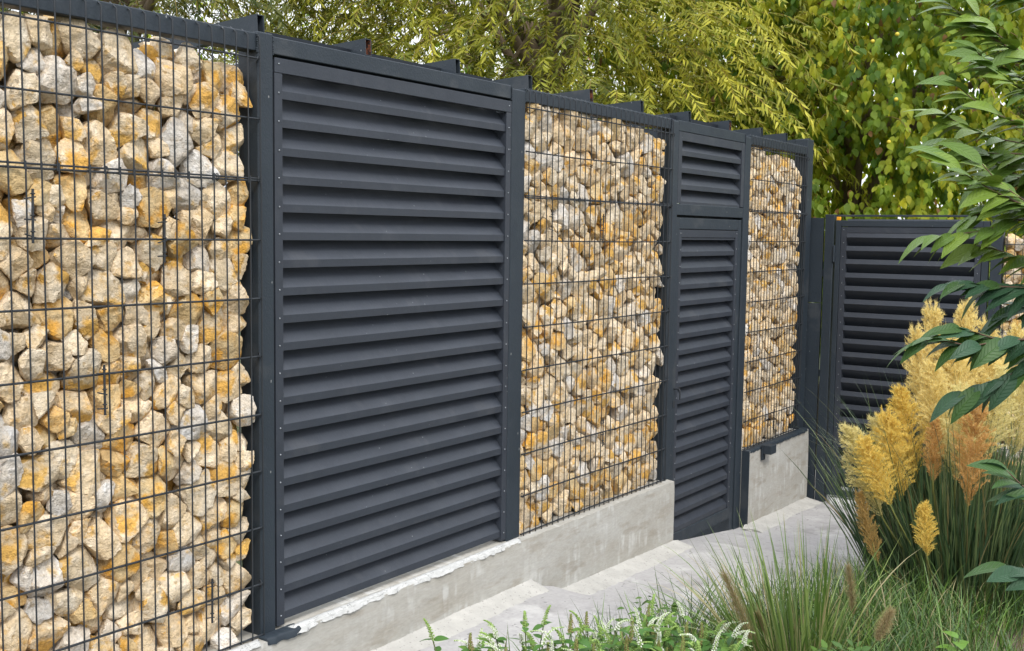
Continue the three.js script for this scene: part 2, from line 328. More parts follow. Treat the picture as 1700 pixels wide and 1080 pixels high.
// ------------------------------------------------------------------ roof beams behind the top rail
{
  const names = [[0.004, 'plain'], [0.537, 'rust'], [1.084, 'dark'], [1.624, 'dark'], [2.17, 'rust'], [2.7, 'dark'], [3.285, 'dark'], [3.86, 'rust'], [4.375, 'dark'], [4.82, 'dark'], [5.275, 'dark'], [-0.52, 'plain'], [-1.05, 'plain']];
  const where = ['over the post beside the wide louvred panel', 'over the wide louvred panel beside the corner post', 'over the middle of the wide louvred panel', 'over the post ending the wide louvred panel', 'over the middle stone panel near the louvred panel', 'over the centre of the middle stone panel', 'over the start of the small top louvre', 'over the end of the small top louvre', 'over the narrow stone panel beside the door', 'over the middle of the narrow stone panel', 'over the last fence post near the gate', 'over the largest stone panel', 'over the far end of the largest stone panel'];
  names.forEach(([x, kind], i) => {
    if (i > 10) return;
    const t = thing('roof_beam', `open-ended ${kind === 'rust' ? 'rusty-mouthed ' : ''}grey steel tube ${where[i]}`, 'beam', 'steel tubes resting on the top rail', [x, TOP + 0.001, -0.006]);
    t.rotation.x = -0.055; // falls towards the back
    const w = 0.034, h = 0.063, L = 2.6, th = 0.003;
    const wallGs = [box(0, th, 0, h, -L, 0, 0), box(w - th, w, 0, h, -L, 0, 0), box(th, w - th, h - th, h, -L, 0.0, 0), box(th, w - th, 0, th, -L, 0, 0)];
    obj('tube_wall', mergeGeometries(wallGs), steel, t);
    const inner = mergeGeometries([box(th + 0.0005, th + 0.002, th, h - th, -0.5, -0.001, 0), box(w - th - 0.002, w - th - 0.0005, th, h - th, -0.5, -0.001, 0), box(th, w - th, th, h - th, -0.502, -0.5, 0)]);
    obj('tube_lining', inner, kind === 'rust' ? rust : steel, t);
  });
}

// ------------------------------------------------------------------ gabion (stone-filled mesh) panels
const ico = (() => { const mk = (d) => { const g = new THREE.IcosahedronGeometry(1, d); g.deleteAttribute('normal'); g.deleteAttribute('uv'); return mergeVertices(g, 1e-4); }; return { fine: mk(8), mid: mk(5), low: mk(2) }; })();
function stoneGeo(s, planes, base) { // star-shaped solid bounded by the planes, edges slightly worn, surface rough
  const dirs = base.attributes.position, n = dirs.count, pos = new Float32Array(n * 3), p = 34;
  const ox = s.id * 3.7;
  for (let i = 0; i < n; i++) {
    const dx = dirs.getX(i), dy = dirs.getY(i), dz = dirs.getZ(i); let a = 0;
    for (const q of planes) { const c = q[0] * dx + q[1] * dy + q[2] * dz; if (c > 0) a += Math.pow(c / q[3], p); }
    let r = Math.pow(a, -1 / p), x = dx * r * 22, y = dy * r * 22, z = dz * r * 22;
    r += 0.0034 * N3(x * 1.3 + ox, y * 1.3, z * 1.3) + 0.0026 * N3(x * 3 + ox, y * 3, z * 3) + 0.0016 * N3(x * 7, y * 7 + ox, z * 7) - 0.012 * Math.max(0, N3(x * 0.9, y * 0.9, z * 0.9 + ox) - 0.18);
    pos[3 * i] = dx * r; pos[3 * i + 1] = dy * r; pos[3 * i + 2] = dz * r;
  }
  let g = new THREE.BufferGeometry(); g.setAttribute('position', new THREE.BufferAttribute(pos, 3)); g.setIndex(base.index.clone());
  g = toCreasedNormals(g, 0.3);
  boxUV(g, s.uv[0], s.uv[1]);
  const c = new Float32Array(g.attributes.position.count * 3); for (let i = 0; i < c.length; i += 3) { c[i] = s.tint[0]; c[i + 1] = s.tint[1]; c[i + 2] = s.tint[2]; }
  g.setAttribute('color', new THREE.BufferAttribute(c, 3)); return g;
}
function gabionStones(w, h, depth, sd, top = () => h) {
  seed(sd); const S = [];
  const cell = 0.09, grid = new Map(), key = (a, b, c) => a + ',' + b + ',' + c;
  const near = (x, y, z, f) => { const a = Math.floor(x / cell), b = Math.floor(y / cell), c = Math.floor(z / cell); for (let i = -2; i <= 2; i++) for (let j = -2; j <= 2; j++) for (let k = -2; k <= 2; k++) for (const q of grid.get(key(a + i, b + j, c + k)) ?? []) if (f(q)) return true; return false; };
  const classes = [[0.055, 0.063, 0.4], [0.047, 0.056, 1.0], [0.04, 0.05, 2.4], [0.031, 0.04, 2.6], [0.024, 0.03, 1.6]];
  for (const [r0, r1, dens] of classes) {
    let tries = Math.round(dens * w * h * 3000);
    while (tries-- > 0) {
      const r = U(r0, r1), x = U(r * 0.8, w - r * 0.8), y = U(r * 0.8, h - r * 0.8), z = -U(r * 0.72, depth - r * 0.6);
      if (y > top(x) - r * 0.7) continue;
      if (near(x, y, z, (q) => { const d = r + q.r; return (q.x - x) ** 2 + (q.y - y) ** 2 + (q.z - z) ** 2 < (d * 0.86) ** 2; })) continue;
      const t = R(), kind = t < 0.66 ? 0 : t < 0.85 ? 1 : 2, v = U(0.82, 1.15), warm = U(-0.04, 0.04);
      const s = { id: S.length, x, y, z, r, kind, uv: [U(0, 1), U(0, 1)], tint: [v * (1 + warm), v, v * (1 - warm * 1.6)] };
      S.push(s); const k = key(Math.floor(x / cell), Math.floor(y / cell), Math.floor(z / cell)); if (!grid.has(k)) grid.set(k, []); grid.get(k).push(s);
    }
  }
  for (const s of S) s.planes = [];
  for (const s of S) near(s.x, s.y, s.z, (q) => { // shared facets between neighbours, moved and tilted so that no two stones look alike
    if (q.id <= s.id) return false;
    const dx = q.x - s.x, dy = q.y - s.y, dz = q.z - s.z, d = Math.hypot(dx, dy, dz); if (d > 0.18) return false;
    const t = clamp((d * d + s.r * s.r - q.r * q.r) / (2 * d) + G() * 0.3 * Math.min(s.r, q.r), s.r * 0.45, d - q.r * 0.45), n = V(dx / d + G() * 0.24, dy / d + G() * 0.24, dz / d + G() * 0.24).normalize();
    s.planes.push([n.x, n.y, n.z, Math.max(t + U(-0.001, 0.005), s.r * 0.45)]); q.planes.push([-n.x, -n.y, -n.z, Math.max(d - t + U(-0.001, 0.005), q.r * 0.45)]); return false;
  });
  for (const s of S) {
    const P = s.planes;
    for (let k = 0; k < 6; k++) { const n = V(G(), G(), G()).normalize(); P.push([n.x, n.y, n.z, s.r * U(0.72, 1.5)]); }
    const f = V(G() * 0.5, G() * 0.5, 1).normalize(); P.push([f.x, f.y, f.z, Math.max(s.r * 0.55, -s.z - U(0.0, 0.014))]);
    for (let k = 0; k < 2; k++) { const n = V(G() * 1.1, G() * 1.1, 1).normalize(); P.push([n.x, n.y, n.z, s.r * U(0.68, 1.1)]); }
    P.push([1, 0, 0, w - s.x + 0.018], [-1, 0, 0, s.x + 0.005], [0, -1, 0, s.y + 0.002], [0, 0, -1, depth + s.z + 0.01], [0, 1, 0, s.r * 1.5], [0, 0, 1, -s.z]);
  }
  return S;
}
function gabion(t, w, y0, y1, sd, o = {}) { // the thing's frame: x along the panel, y up from its base, z = 0 the mesh plane
  const S = gabionStones(w, y1 - y0, o.depth ?? 0.2, sd, o.top ?? (() => y1 - y0)).sort((a, b) => (b.z + b.r) - (a.z + a.r));
  const limit = o.limit ?? 300, rest = [[], [], []];
  S.forEach((s, i) => {
    const g = stoneGeo(s, s.planes, i < limit + 120 ? o.base ?? ico.mid : ico.low);
    g.translate(0, 0, 0);
    if (i < limit) { const m = obj('stone', g, stoneMats[s.kind], t); m.position.set(s.x, s.y + y0, s.z - 0.004); } else { g.translate(s.x, s.y + y0, s.z - 0.004); rest[s.kind].push(g); }
  });
  rest.forEach((l, k) => { if (l.length) stuffPart('stone_fill', mergeGeometries(l), stoneMats[k], t); });
  return S.length;
}
const wireGeoCache = {};
function meshWires(t, x0, x1, o = {}) { // welded mesh: joint at y = 2.0; rods every 0.2 m, verticals every 0.05 m; y in world terms minus the thing's base
  const by = o.base ?? 0.405, zf = 0.006, zr = 0.0005, joint = 2.0 - by;
  seed(o.seed ?? 3);
  const ends = o.ends ?? [x0, x1];
  for (const [dy, n] of [[0, 0]]) void dy, n;
  const rows = []; for (let k = 0; k <= 8; k++) rows.push([joint - 0.004 - 0.2 * k, 1]); for (let k = 0; k <= 2; k++) rows.push([joint + 0.004 + 0.2 * k, 0]);
  for (const [y, low] of rows) {
    if (y < -0.02) continue;
    const yy = Math.max(y, 0.008), j = () => U(-0.004, 0.004);
    obj('horizontal_wire', tube([[ends[0], yy + j() * 0.4, zf], [mix(ends[0], ends[1], 0.35), yy + j(), zf + j() * 0.5], [mix(ends[0], ends[1], 0.7), yy + j(), zf + j() * 0.5], [ends[1], yy + j() * 0.4, zf]], low ? 0.0038 : 0.0034, 3, 6), wireMat, t);
  }
  const xs = o.xs; // positions of the verticals
  for (const x of xs) {
    const j = () => U(-0.0018, 0.0018);
    obj('vertical_wire', tube([[x + 0.003 + j(), 0.0, zr + 0.011], [x + 0.003 + j(), joint * 0.5, zr + 0.011 + j()], [x + 0.003 + j(), joint + 0.012, zr + 0.011]], 0.0027, 2, 5), wireMat, t);
    const lean = R() < 0.08 ? U(-0.012, 0.012) : j();
    obj('vertical_wire', tube([[x + j(), joint - 0.012, zr + 0.01], [x + j(), joint + 0.42, zr + 0.01], [x + lean, 2.482 - by, zr + 0.008], [x + lean, 2.493 - by, zr + 0.002], [x + lean * 1.3 + 0.002, 2.495 - by, -0.022]], 0.0027, 3, 5), wireMat, t);
  }
  // tying rings at the joint and at the ends
  const ring = wireGeoCache.ring ??= new THREE.TorusGeometry(0.011, 0.0017, 5, 12);
  const rings = [];
  for (const x of o.rings ?? []) rings.push([x, joint]);
  for (const y of [joint, joint - 0.6, joint - 1.4, joint + 0.4]) for (const x of [ends[1] - 0.012, ends[0] + 0.012]) if (R() < 0.8) rings.push([x, y]);
  for (const [x, y] of rings) { const m = obj('tying_ring', ring, wireMat, t); m.position.set(x, y, 0.005); m.rotation.set(U(-0.5, 0.5), U(0.7, 1.4), U(-0.4, 0.4)); }
  // bracing ties that hold front and back mesh together
  for (const [x, y] of o.ties ?? []) {
    const gs = [new THREE.CylinderGeometry(0.0036, 0.0036, 0.15, 6).translate(0, 0, 0)];
    for (const k of [-0.055, -0.01, 0.05]) gs.push(new THREE.CylinderGeometry(0.0022, 0.0022, 0.034, 5).rotateZ(Math.PI / 2 + U(-0.3, 0.3)).translate(-0.008, k, 0), new THREE.TorusGeometry(0.0055, 0.002, 4, 8).rotateX(Math.PI / 2).translate(0, k + 0.012, 0));
    const m = obj('bracing_tie', mergeGeometries(gs), wireMat, t); m.position.set(x, y - by, 0.0215); m.rotation.z = U(-0.02, 0.02);
  }
}
{
  const base = 0.405;
  // the largest panel, beside the wide louvred panel
  const a = thing('gabion_panel', 'largest stone-filled wire panel beside the wide louvred panel', 'gabion', 'stone-filled wire panels', [-1.38, base, 0]);
  gabion(a, 1.352, 0.0, 2.045, 11, { base: ico.fine, depth: 0.2, top: (x) => 2.045 - 0.03 - 0.04 * N3(x * 5, 1, 2) - 0.03 * ss(0.95, 1.2, x) });
  meshWires(a, 0, 1.38, { seed: 4, ends: [-1.2, 1.385], xs: Array.from({ length: 27 }, (_, i) => 1.38 - 0.05 * i), rings: [0.79, 1.2], ties: [[0.545, 1.86], [0.98, 1.8], [0.47, 0.52], [1.15, 0.6], [0.76, 1.35]] });
  const b = thing('gabion_panel', 'middle stone-filled wire panel between the wide louvred panel and the door', 'gabion', 'stone-filled wire panels', [1.602, base, 0]);
  gabion(b, 1.432, 0.0, 2.045, 23, { depth: 0.2, top: (x) => 2.03 - 0.04 * ss(0, 1.4, x) - 0.03 * N3(x * 6, 4, 2) });
  meshWires(b, 0, 1.46, { seed: 8, ends: [-0.006, 1.485], xs: Array.from({ length: 30 }, (_, i) => 0.012 + 0.05 * i), rings: [0.47, 0.8, 1.06], ties: [[0.2, 1.86], [0.68, 1.86], [0.72, 0.8]] });
  const c = thing('gabion_panel', 'narrow stone-filled wire panel between the door and the gate corner', 'gabion', 'stone-filled wire panels', [4.208, base, 0]);
  gabion(c, 0.985, 0.0, 2.045, 37, { depth: 0.2, limit: 260, top: (x) => 2.01 - 0.04 * ss(0, 1, x) - 0.03 * N3(x * 6, 9, 2) });
  meshWires(c, 0, 1.03, { seed: 12, ends: [-0.004, 1.05], xs: Array.from({ length: 21 }, (_, i) => 0.012 + 0.05 * i), rings: [0.3, 0.62], ties: [[0.5, 0.55]] });
}

// ------------------------------------------------------------------ gate across the path
const GX = 5.4;
{
  const y0 = -0.16;
  const p = thing('gate_post', 'square grey steel gate post with closing plate beside the stone fence', 'post', 'posts of the gate', [GX, y0, 0]); p.rotation.y = -Math.PI / 2;
  obj('post', box(0.094, 0.163, 0, 2.16, -0.075, 0.002, 0.005), steel, p);
  for (const [a, b] of [[0.0, 0.62], [0.6235, 1.5], [1.5035, 2.135]]) obj('closing_plate', box(-0.03, 0.082, a, b, -0.03, -0.008, 0.002), steel, p);
  for (const y of [0.28, 0.95, 1.7]) obj('plate_tab', box(0.08, 0.097, y, y + 0.05, -0.03, -0.012, 0.002), steel, p);
  const hinge = () => { const g = mergeGeometries([new THREE.CylinderGeometry(0.008, 0.008, 0.11, 10), new THREE.CylinderGeometry(0.0095, 0.0095, 0.004, 10).translate(0, 0, 0), new THREE.SphereGeometry(0.008, 8, 6).translate(0, 0.056, 0), new THREE.SphereGeometry(0.008, 8, 6).translate(0, -0.056, 0)]); return boxUV(g); };
  for (const y of [0.45, 1.87]) { const h = obj('hinge', hinge(), steel, p); h.position.set(0.17, y, 0.006); }
  const q = thing('gate_post', 'square grey steel gate post on the latch side behind the leaves', 'post', 'posts of the gate', [GX, y0, 0]); q.rotation.y = -Math.PI / 2;
  obj('post', box(1.25, 1.322, 0, 2.16, -0.075, 0.002, 0.005), steel, q);
  const bar = thing('gate_lintel_bar', 'thin grey steel bar running behind the top of the gate', 'bar', undefined, [GX + 0.06, 1.985, 0]); bar.rotation.y = -Math.PI / 2;
  obj('bar', box(0.164, 1.249, 0, 0.014, -0.02, 0.0, 0.002), steel, bar);
  const g = thing('louvre_gate', 'dark grey louvred metal gate closing the path, seen from inside', 'gate', undefined, [GX, -0.095, 0]); g.rotation.y = -Math.PI / 2;
  const Y1 = 2.052;
  obj('frame_stile', box(0.176, 0.212, 0, Y1, -0.045, 0, 0.003), steel, g);
  obj('frame_stile', box(1.194, 1.238, 0, Y1, -0.045, 0, 0.003), steel, g);
  obj('frame_rail', box(0.2125, 1.1935, Y1 - 0.045, Y1, -0.045, -0.001, 0.003), steel, g);
  obj('frame_rail', box(0.2125, 1.1935, 0, 0.04, -0.045, -0.001, 0.003), steel, g);
  louvres(g, 0.215, 1.191, 0.042, Y1 - 0.048, 1.81, 19, { z: -0.004, inside: true, flange: 0.034, noCap: false, topStrip: 0.042, strip: 0.042 });
  const sill = thing('gate_sill', 'whitewashed concrete sill under the louvred gate', 'sill', undefined, [GX, -0.2, 0]); sill.rotation.y = -Math.PI / 2;
  obj('sill_block', roughStrip(0.172, 1.245, [[-0.1, 0.0], [-0.1, 0.085], [-0.02, 0.088], [0.03, 0.08], [0.045, 0.0]], 60, 0.04, 33), limeMat, sill);
  const m = thing('amber_marker', 'tiny amber plastic block on top of the gate frame', 'marker', undefined, [GX + 0.02, 1.957, 0.19]);
  obj('marker_body', box(-0.012, 0.012, 0, 0.026, -0.014, 0.014, 0.003), new THREE.MeshStandardMaterial({ color: lin(0.7, 0.3, 0.01), roughness: 0.5 }), m);
  // pale stone panel past the gate
  const d = thing('gabion_panel', 'pale stone-filled wire panel past the latch-side gate post', 'gabion', 'stone-filled wire panels', [GX + 0.02, -0.1, 1.33]); d.rotation.y = -Math.PI / 2;
  gabion(d, 1.0, 0.0, 1.95, 51, { depth: 0.16, limit: 200, base: ico.low });
  const ring = 0; void ring;
  for (let k = 0; k < 10; k++) obj('horizontal_wire', tube([[0, 0.1 + k * 0.2, 0.008], [1, 0.1 + k * 0.2, 0.008]], 0.003, 1, 5), wireMat, d);
  for (let k = 0; k < 20; k++) obj('vertical_wire', tube([[0.02 + k * 0.05, 0, 0.012], [0.02 + k * 0.05, 1.98, 0.012]], 0.0022, 1, 5), wireMat, d);
}
// small bracket box on the plinth
{
  const t = thing('wall_box', 'small dark grey bracket box fixed on the short concrete plinth', 'bracket', undefined, [4.41, 0.31, 0.053]);
  obj('back_plate', box(0, 0.05, 0, 0.105, 0, 0.012, 0.003), steel, t);
  obj('box_body', box(0.004, 0.1, 0.045, 0.105, 0.0125, 0.07, 0.004), steel, t);
}
// overhead cable behind the trees
{
  const c = obj('overhead_cable', tube([[3.5, 4.75, -13.4], [9.5, 4.49, -4.86], [10.23, 4.446, -3.8], [11.25, 4.4, -2.33], [16, 4.9, 4.5]], 0.006, 8, 5), new THREE.MeshStandardMaterial({ color: lin(0.2, 0.2, 0.2), roughness: 0.6 }));
  tag(c, 'thin overhead cable crossing behind the willow leaves', 'cable');
}

// ------------------------------------------------------------------ leaves and plants
function leafGeo(wid, fold, droop, n = 5, tipPow = 1, twist = 0) { // unit length along +z, face up +y
  const pos = [], idx = [], uv = [];
  for (let i = 0; i <= n; i++) {
    const t = i / n, w = wid * Math.pow(Math.sin(Math.PI * Math.pow(t, tipPow) * 0.985 + 0.015), 0.85) * (i === n ? 0.02 : 1.12 - 0.3 * t), y = -droop * t * t, tw = twist * t;
    for (const s of [-1, 0, 1]) { const yy = Math.abs(s) * w * fold; pos.push(s * w * Math.cos(tw), y + yy + s * w * Math.sin(tw), t * (1 - 0.35 * droop * droop * t)); uv.push(s * 0.5 + 0.5, t); }
  }
  for (let i = 0; i < n; i++) for (let s = 0; s < 2; s++) { const a = i * 3 + s; idx.push(a, a + 3, a + 4, a, a + 4, a + 1); }
  const g = new THREE.BufferGeometry(); g.setAttribute('position', new THREE.Float32BufferAttribute(pos, 3)); g.setAttribute('uv', new THREE.Float32BufferAttribute(uv, 2)); g.setIndex(idx); g.computeVertexNormals(); return g;
}
const _m = new THREE.Matrix4(), _x = V(0, 0, 0), _y = V(0, 0, 0);
function leafMatrix(p, dir, up, len) { // dir: leaf axis, up: roughly the face normal
  _x.crossVectors(up, dir); if (_x.lengthSq() < 1e-6) _x.set(1, 0, 0); _x.normalize(); _y.crossVectors(dir, _x).normalize();
  return _m.makeBasis(_x.clone().multiplyScalar(len), _y.clone().multiplyScalar(len), dir.clone().multiplyScalar(len)).setPosition(p).clone();
}
function crown(list, geo, mat, parent, name = 'crown') { // list of [matrix, color]
  const im = new THREE.InstancedMesh(geo, mat, list.length); im.name = name; im.userData = { kind: 'stuff' }; im.castShadow = im.receiveShadow = true;
  list.forEach(([m, c], i) => { im.setMatrixAt(i, m); im.setColorAt(i, c); }); parent.add(im); return im;
}
const bark = new THREE.MeshStandardMaterial({ map: tex(256, 256, (u, v) => sc(m3([0.07, 0.05, 0.035], [0.2, 0.15, 0.1], fbm(u, v * 0.4, 12, 5, 61)), 1), 0.3, true), roughness: 0.95 });
const twigMat = new THREE.MeshStandardMaterial({ color: lin(0.2, 0.13, 0.05), roughness: 0.8 });
const camP = camera.position;

function broadTree(name, label, base, centre, rad, n, sd) { // rounded hanging leaves on short twigs
  seed(sd); const t = thing(name, label, 'tree', 'trees behind the fence', base), B = V(...base), C = V(...centre);
  const top = C.clone().sub(B); top.y += rad[1] * 0.3;
  obj('trunk', boxUV(tube([[0, 0, 0], [0.05, top.y * 0.35, 0.05], [top.x * 0.5, top.y * 0.7, top.z * 0.5], [top.x, top.y, top.z]], (u) => 0.17 * (1 - u) + 0.03, 5, 10)), bark, t);
  const tips = [];
  for (let k = 0; k < 16; k++) {
    const d = V(G(), U(-0.25, 0.9), G()).normalize(), e = V(C.x - B.x + d.x * rad[0] * 0.85, C.y - B.y + d.y * rad[1] * 0.8, C.z - B.z + d.z * rad[2] * 0.85), s = V(top.x * 0.5, top.y * U(0.5, 0.9), top.z * 0.5);
    obj('limb', boxUV(tube([s, s.clone().lerp(e, 0.45).add(V(G() * 0.2, 0.25, G() * 0.2)), e], (u) => 0.05 * (1 - u) + 0.008, 5, 7)), bark, t); tips.push([s, e]);
  }
  const leaves = [], twigs = [];
  let tries = n * 4;
  while (leaves.length < n && tries-- > 0) {
    const d = V(G(), G(), G()).normalize(), k = Math.pow(R(), 0.3), p = V(C.x + d.x * rad[0] * k, C.y + d.y * rad[1] * k, C.z + d.z * rad[2] * k);
    const lump = N3(p.x * 0.95, p.y * 0.95, p.z * 0.95) + 0.5 * N3(p.x * 2.3, p.y * 2.3, p.z * 2.3);
    if (lump < -0.36 + 0.2 * k * k || p.y < 0.9) continue;
    const out = V(d.x, 0.15 * d.y - 0.1, d.z).add(V(G() * 0.5, G() * 0.35, G() * 0.5)).normalize(), yellow = clamp(0.54 + 0.5 * G() + 0.4 * N3(p.x * 1.3, p.y * 1.3, p.z * 1.3 + 40)), m = 5 + Math.floor(R() * 5);
    const e = p.clone().addScaledVector(out, 0.22).add(V(0, -0.1, 0));
    if (twigs.length < 420) twigs.push(tube([p.clone().sub(B).addScaledVector(out, -0.2), p.clone().sub(B), e.clone().sub(B)], 0.0032, 2, 4));
    for (let i = 0; i < m; i++) {
      const q = p.clone().lerp(e, i / m).add(V(G() * 0.03, G() * 0.03, G() * 0.03)), dir = V(out.x * 0.35 + G() * 0.5, -0.75 + G() * 0.35, out.z * 0.35 + G() * 0.5).normalize(), up = V(out.x + G() * 0.5, 0.5 + G() * 0.4, out.z + G() * 0.5).normalize();
      const y = clamp(yellow + G() * 0.22), c = y < 0.5 ? m3([0.07, 0.16, 0.01], [0.25, 0.35, 0.016], y * 2) : m3([0.25, 0.35, 0.016], [0.52, 0.5, 0.025], (y - 0.5) * 2);
      const f = R() < 0.012 ? [0.3, 0.16, 0.06] : c;
      leaves.push([leafMatrix(q.sub(B), dir, up, U(0.06, 0.102)), lin(...f), q.clone().add(B).distanceTo(camP)]);
    }
  }
  leaves.sort((a, b) => a[2] - b[2]);
  const gs = [leafGeo(0.29, 0.16, 0.2, 5, 0.85), leafGeo(0.26, 0.25, 0.4, 5, 0.8, 0.3), leafGeo(0.31, 0.1, 0.1, 5, 0.88, -0.3)];
  const mat = leafMat([1, 1, 1], 0.6, 0.6);
  // the leaves nearest the viewer's side, which show singly in the picture
  const v = V(0, 0, 0), single = [], rest = [[], [], []];
  leaves.forEach((l, i) => { v.setFromMatrixPosition(l[0]).add(B); const f = v.clone().project(camera); if (single.length < 300 && Math.abs(f.x) < 0.98 && f.y < 0.98 && f.y > 0.25 && i % 3 === 0) single.push(l); else rest[i % 3].push(l); });
  const pal = []; for (let k = 0; k < 10; k++) { const y = k / 9, c = y < 0.5 ? m3([0.07, 0.16, 0.01], [0.25, 0.35, 0.016], y * 2) : m3([0.25, 0.35, 0.016], [0.52, 0.5, 0.025], (y - 0.5) * 2); pal.push([c, leafMat(c, 0.6, 0.6)]); }
  single.forEach(([m, c], i) => {
    let best = pal[0], bd = 9; for (const q of pal) { const e = Math.abs(q[0][0] - c.r) + Math.abs(q[0][1] - c.g); if (e < bd) { bd = e; best = q; } }
    const o = obj('leaf', gs[i % 3], best[1], t); m.decompose(o.position, o.quaternion, o.scale);
  });
  rest.forEach((l, k) => crown(l, gs[k], mat, t));
  stuffPart('twigs', mergeGeometries(twigs), twigMat, t);
  const fruit = []; for (let k = 0; k < 40; k++) { v.setFromMatrixPosition(leaves[Math.floor(Math.pow(R(), 2) * leaves.length)][0]); fruit.push(new THREE.SphereGeometry(0.018, 8, 6).translate(v.x, v.y, v.z)); }
  stuffPart('fruit', mergeGeometries(fruit), new THREE.MeshStandardMaterial({ color: lin(0.5, 0.4, 0.03), roughness: 0.5 }), t);
  return t;
}
function willow(label, base, centre, rad, strands, sd, ramp, limbs = []) {
  seed(sd); const t = thing('willow_tree', label, 'tree', 'trees behind the fence', base), B = V(...base), C = V(...centre);
  obj('trunk', boxUV(tube([[0, 0, 0], [0.1, 1.2, 0], [C.x - B.x, C.y - B.y, C.z - B.z]], (u) => 0.24 * (1 - u) + 0.06, 6, 10)), bark, t);
  for (let k = 0; k < 12; k++) {
    const d = V(G(), U(0.1, 0.8), G()).normalize(), e = V(C.x - B.x + d.x * rad[0] * 0.8, C.y - B.y + d.y * rad[1] * 0.7, C.z - B.z + d.z * rad[2] * 0.8), s = V((C.x - B.x) * 0.7, (C.y - B.y) * U(0.6, 0.95), (C.z - B.z) * 0.7);
    obj('limb', boxUV(tube([s, s.clone().lerp(e, 0.5).add(V(0, 0.3, 0)), e], (u) => 0.055 * (1 - u) + 0.01, 5, 7)), bark, t);
  }
  for (const l of limbs) obj('limb', boxUV(tube(l.map((p) => V(...p).sub(B)), (u) => 0.04 * (1 - u) + 0.014, 5, 7)), bark, t);
  const leaves = [[], []], twigs = [];
  for (let k = 0; k < strands; k++) {
    const a = U(0, Math.PI * 2), q = Math.pow(R(), 0.45), p = V(C.x + Math.cos(a) * rad[0] * q, C.y + rad[1] * (U(-0.75, 0.75)), C.z + Math.sin(a) * rad[2] * q);
    if (N3(p.x * 0.8, p.y * 0.8, p.z * 0.8) < -0.28) continue;
    const dir = V(Math.cos(a) + G() * 0.9, U(-0.4, 0.7), Math.sin(a) + G() * 0.9).normalize(), L = U(0.5, 1.15), n = Math.round(L / 0.021), yel = clamp(0.57 + 0.8 * N3(p.x * 0.8, p.y * 0.8 + 30, p.z * 0.8) + 0.25 * G()), pts = [p.clone().sub(B)];
    for (let i = 0; i < n; i++) {
      dir.y -= 0.026 + 0.014 * R(); dir.x += G() * 0.035; dir.z += G() * 0.035; dir.normalize(); p.addScaledVector(dir, L / n);
      if (i % 8 === 7) pts.push(p.clone().sub(B));
      if (p.y < 1.2) break;
      const sd2 = i % 2 ? 1 : -1, side = V(dir.z * sd2 + G() * 0.6, -0.35 + G() * 0.4, -dir.x * sd2 + G() * 0.6).normalize(), ld = dir.clone().multiplyScalar(0.75).add(side.multiplyScalar(U(0.6, 1.3))).normalize();
      const up = V(G(), 0.8 + G() * 0.4, G()).normalize(), y = clamp(yel + G() * 0.25), c = y < 0.5 ? m3(ramp[0], ramp[1], y * 2) : m3(ramp[1], ramp[2], (y - 0.5) * 2);
      leaves[i & 1].push([leafMatrix(p.clone().sub(B), ld, up, U(0.06, 0.11)), lin(...c)]);
    }
    if (pts.length > 1 && k % 2 === 0) twigs.push(tube(pts, 0.0026, 1, 3));
  }
  const gs = [leafGeo(0.09, 0.2, 0.3, 4, 0.8), leafGeo(0.105, 0.1, -0.15, 4, 0.85, 0.5)], mat = leafMat([1, 1, 1], 0.5, 0.6);
  leaves.forEach((l, k) => crown(l, gs[k], mat, t));
  stuffPart('twigs', mergeGeometries(twigs), new THREE.MeshStandardMaterial({ color: lin(0.25, 0.17, 0.04), roughness: 0.8 }), t);
  return t;
}
const gold = [[0.06, 0.09, 0.012], [0.27, 0.29, 0.022], [0.6, 0.56, 0.06]], olive = [[0.03, 0.055, 0.012], [0.095, 0.12, 0.02], [0.24, 0.22, 0.03]];
willow('yellow-green willow tree with narrow leaves behind the wide louvred panel', [7.6, -0.35, -4.2], [6.6, 4.2, -3.1], [2.6, 2.3, 2.4], 3300, 71, gold, [[[6.3, 4.5, -2.2], [5.724, 3.927, -2.295], [5.46, 3.55, -2.62], [5.3, 3.2, -2.8]]]);
willow('darker olive willow tree behind the largest stone panel', [4.4, -0.35, -7.4], [3.6, 4.3, -6.0], [2.6, 2.5, 2.2], 2100, 73, olive);
broadTree('fruit_tree', 'bright green broad-leaved fruit tree behind the gate', [8.7, -0.35, -0.9], [8.6, 3.3, -0.6], [2.1, 2.6, 3.0], 62000, 75);
broadTree('fruit_tree', 'taller broad-leaved tree standing farther behind the gate', [13.0, -0.35, 0.4], [13.0, 4.2, -0.2], [2.6, 3.9, 4.2], 15000, 79);
broadTree('broadleaf_tree', 'dark broad-leaved tree far behind the yellow-green willow', [12.0, -0.35, -8.5], [12.0, 4.6, -8.0], [3.6, 4.2, 3.6], 13000, 83);
broadTree('broadleaf_tree', 'dark broad-leaved tree far behind the olive willow', [7.5, -0.35, -13.5], [7.5, 4.8, -13.0], [4.0, 4.4, 3.6], 13000, 85);

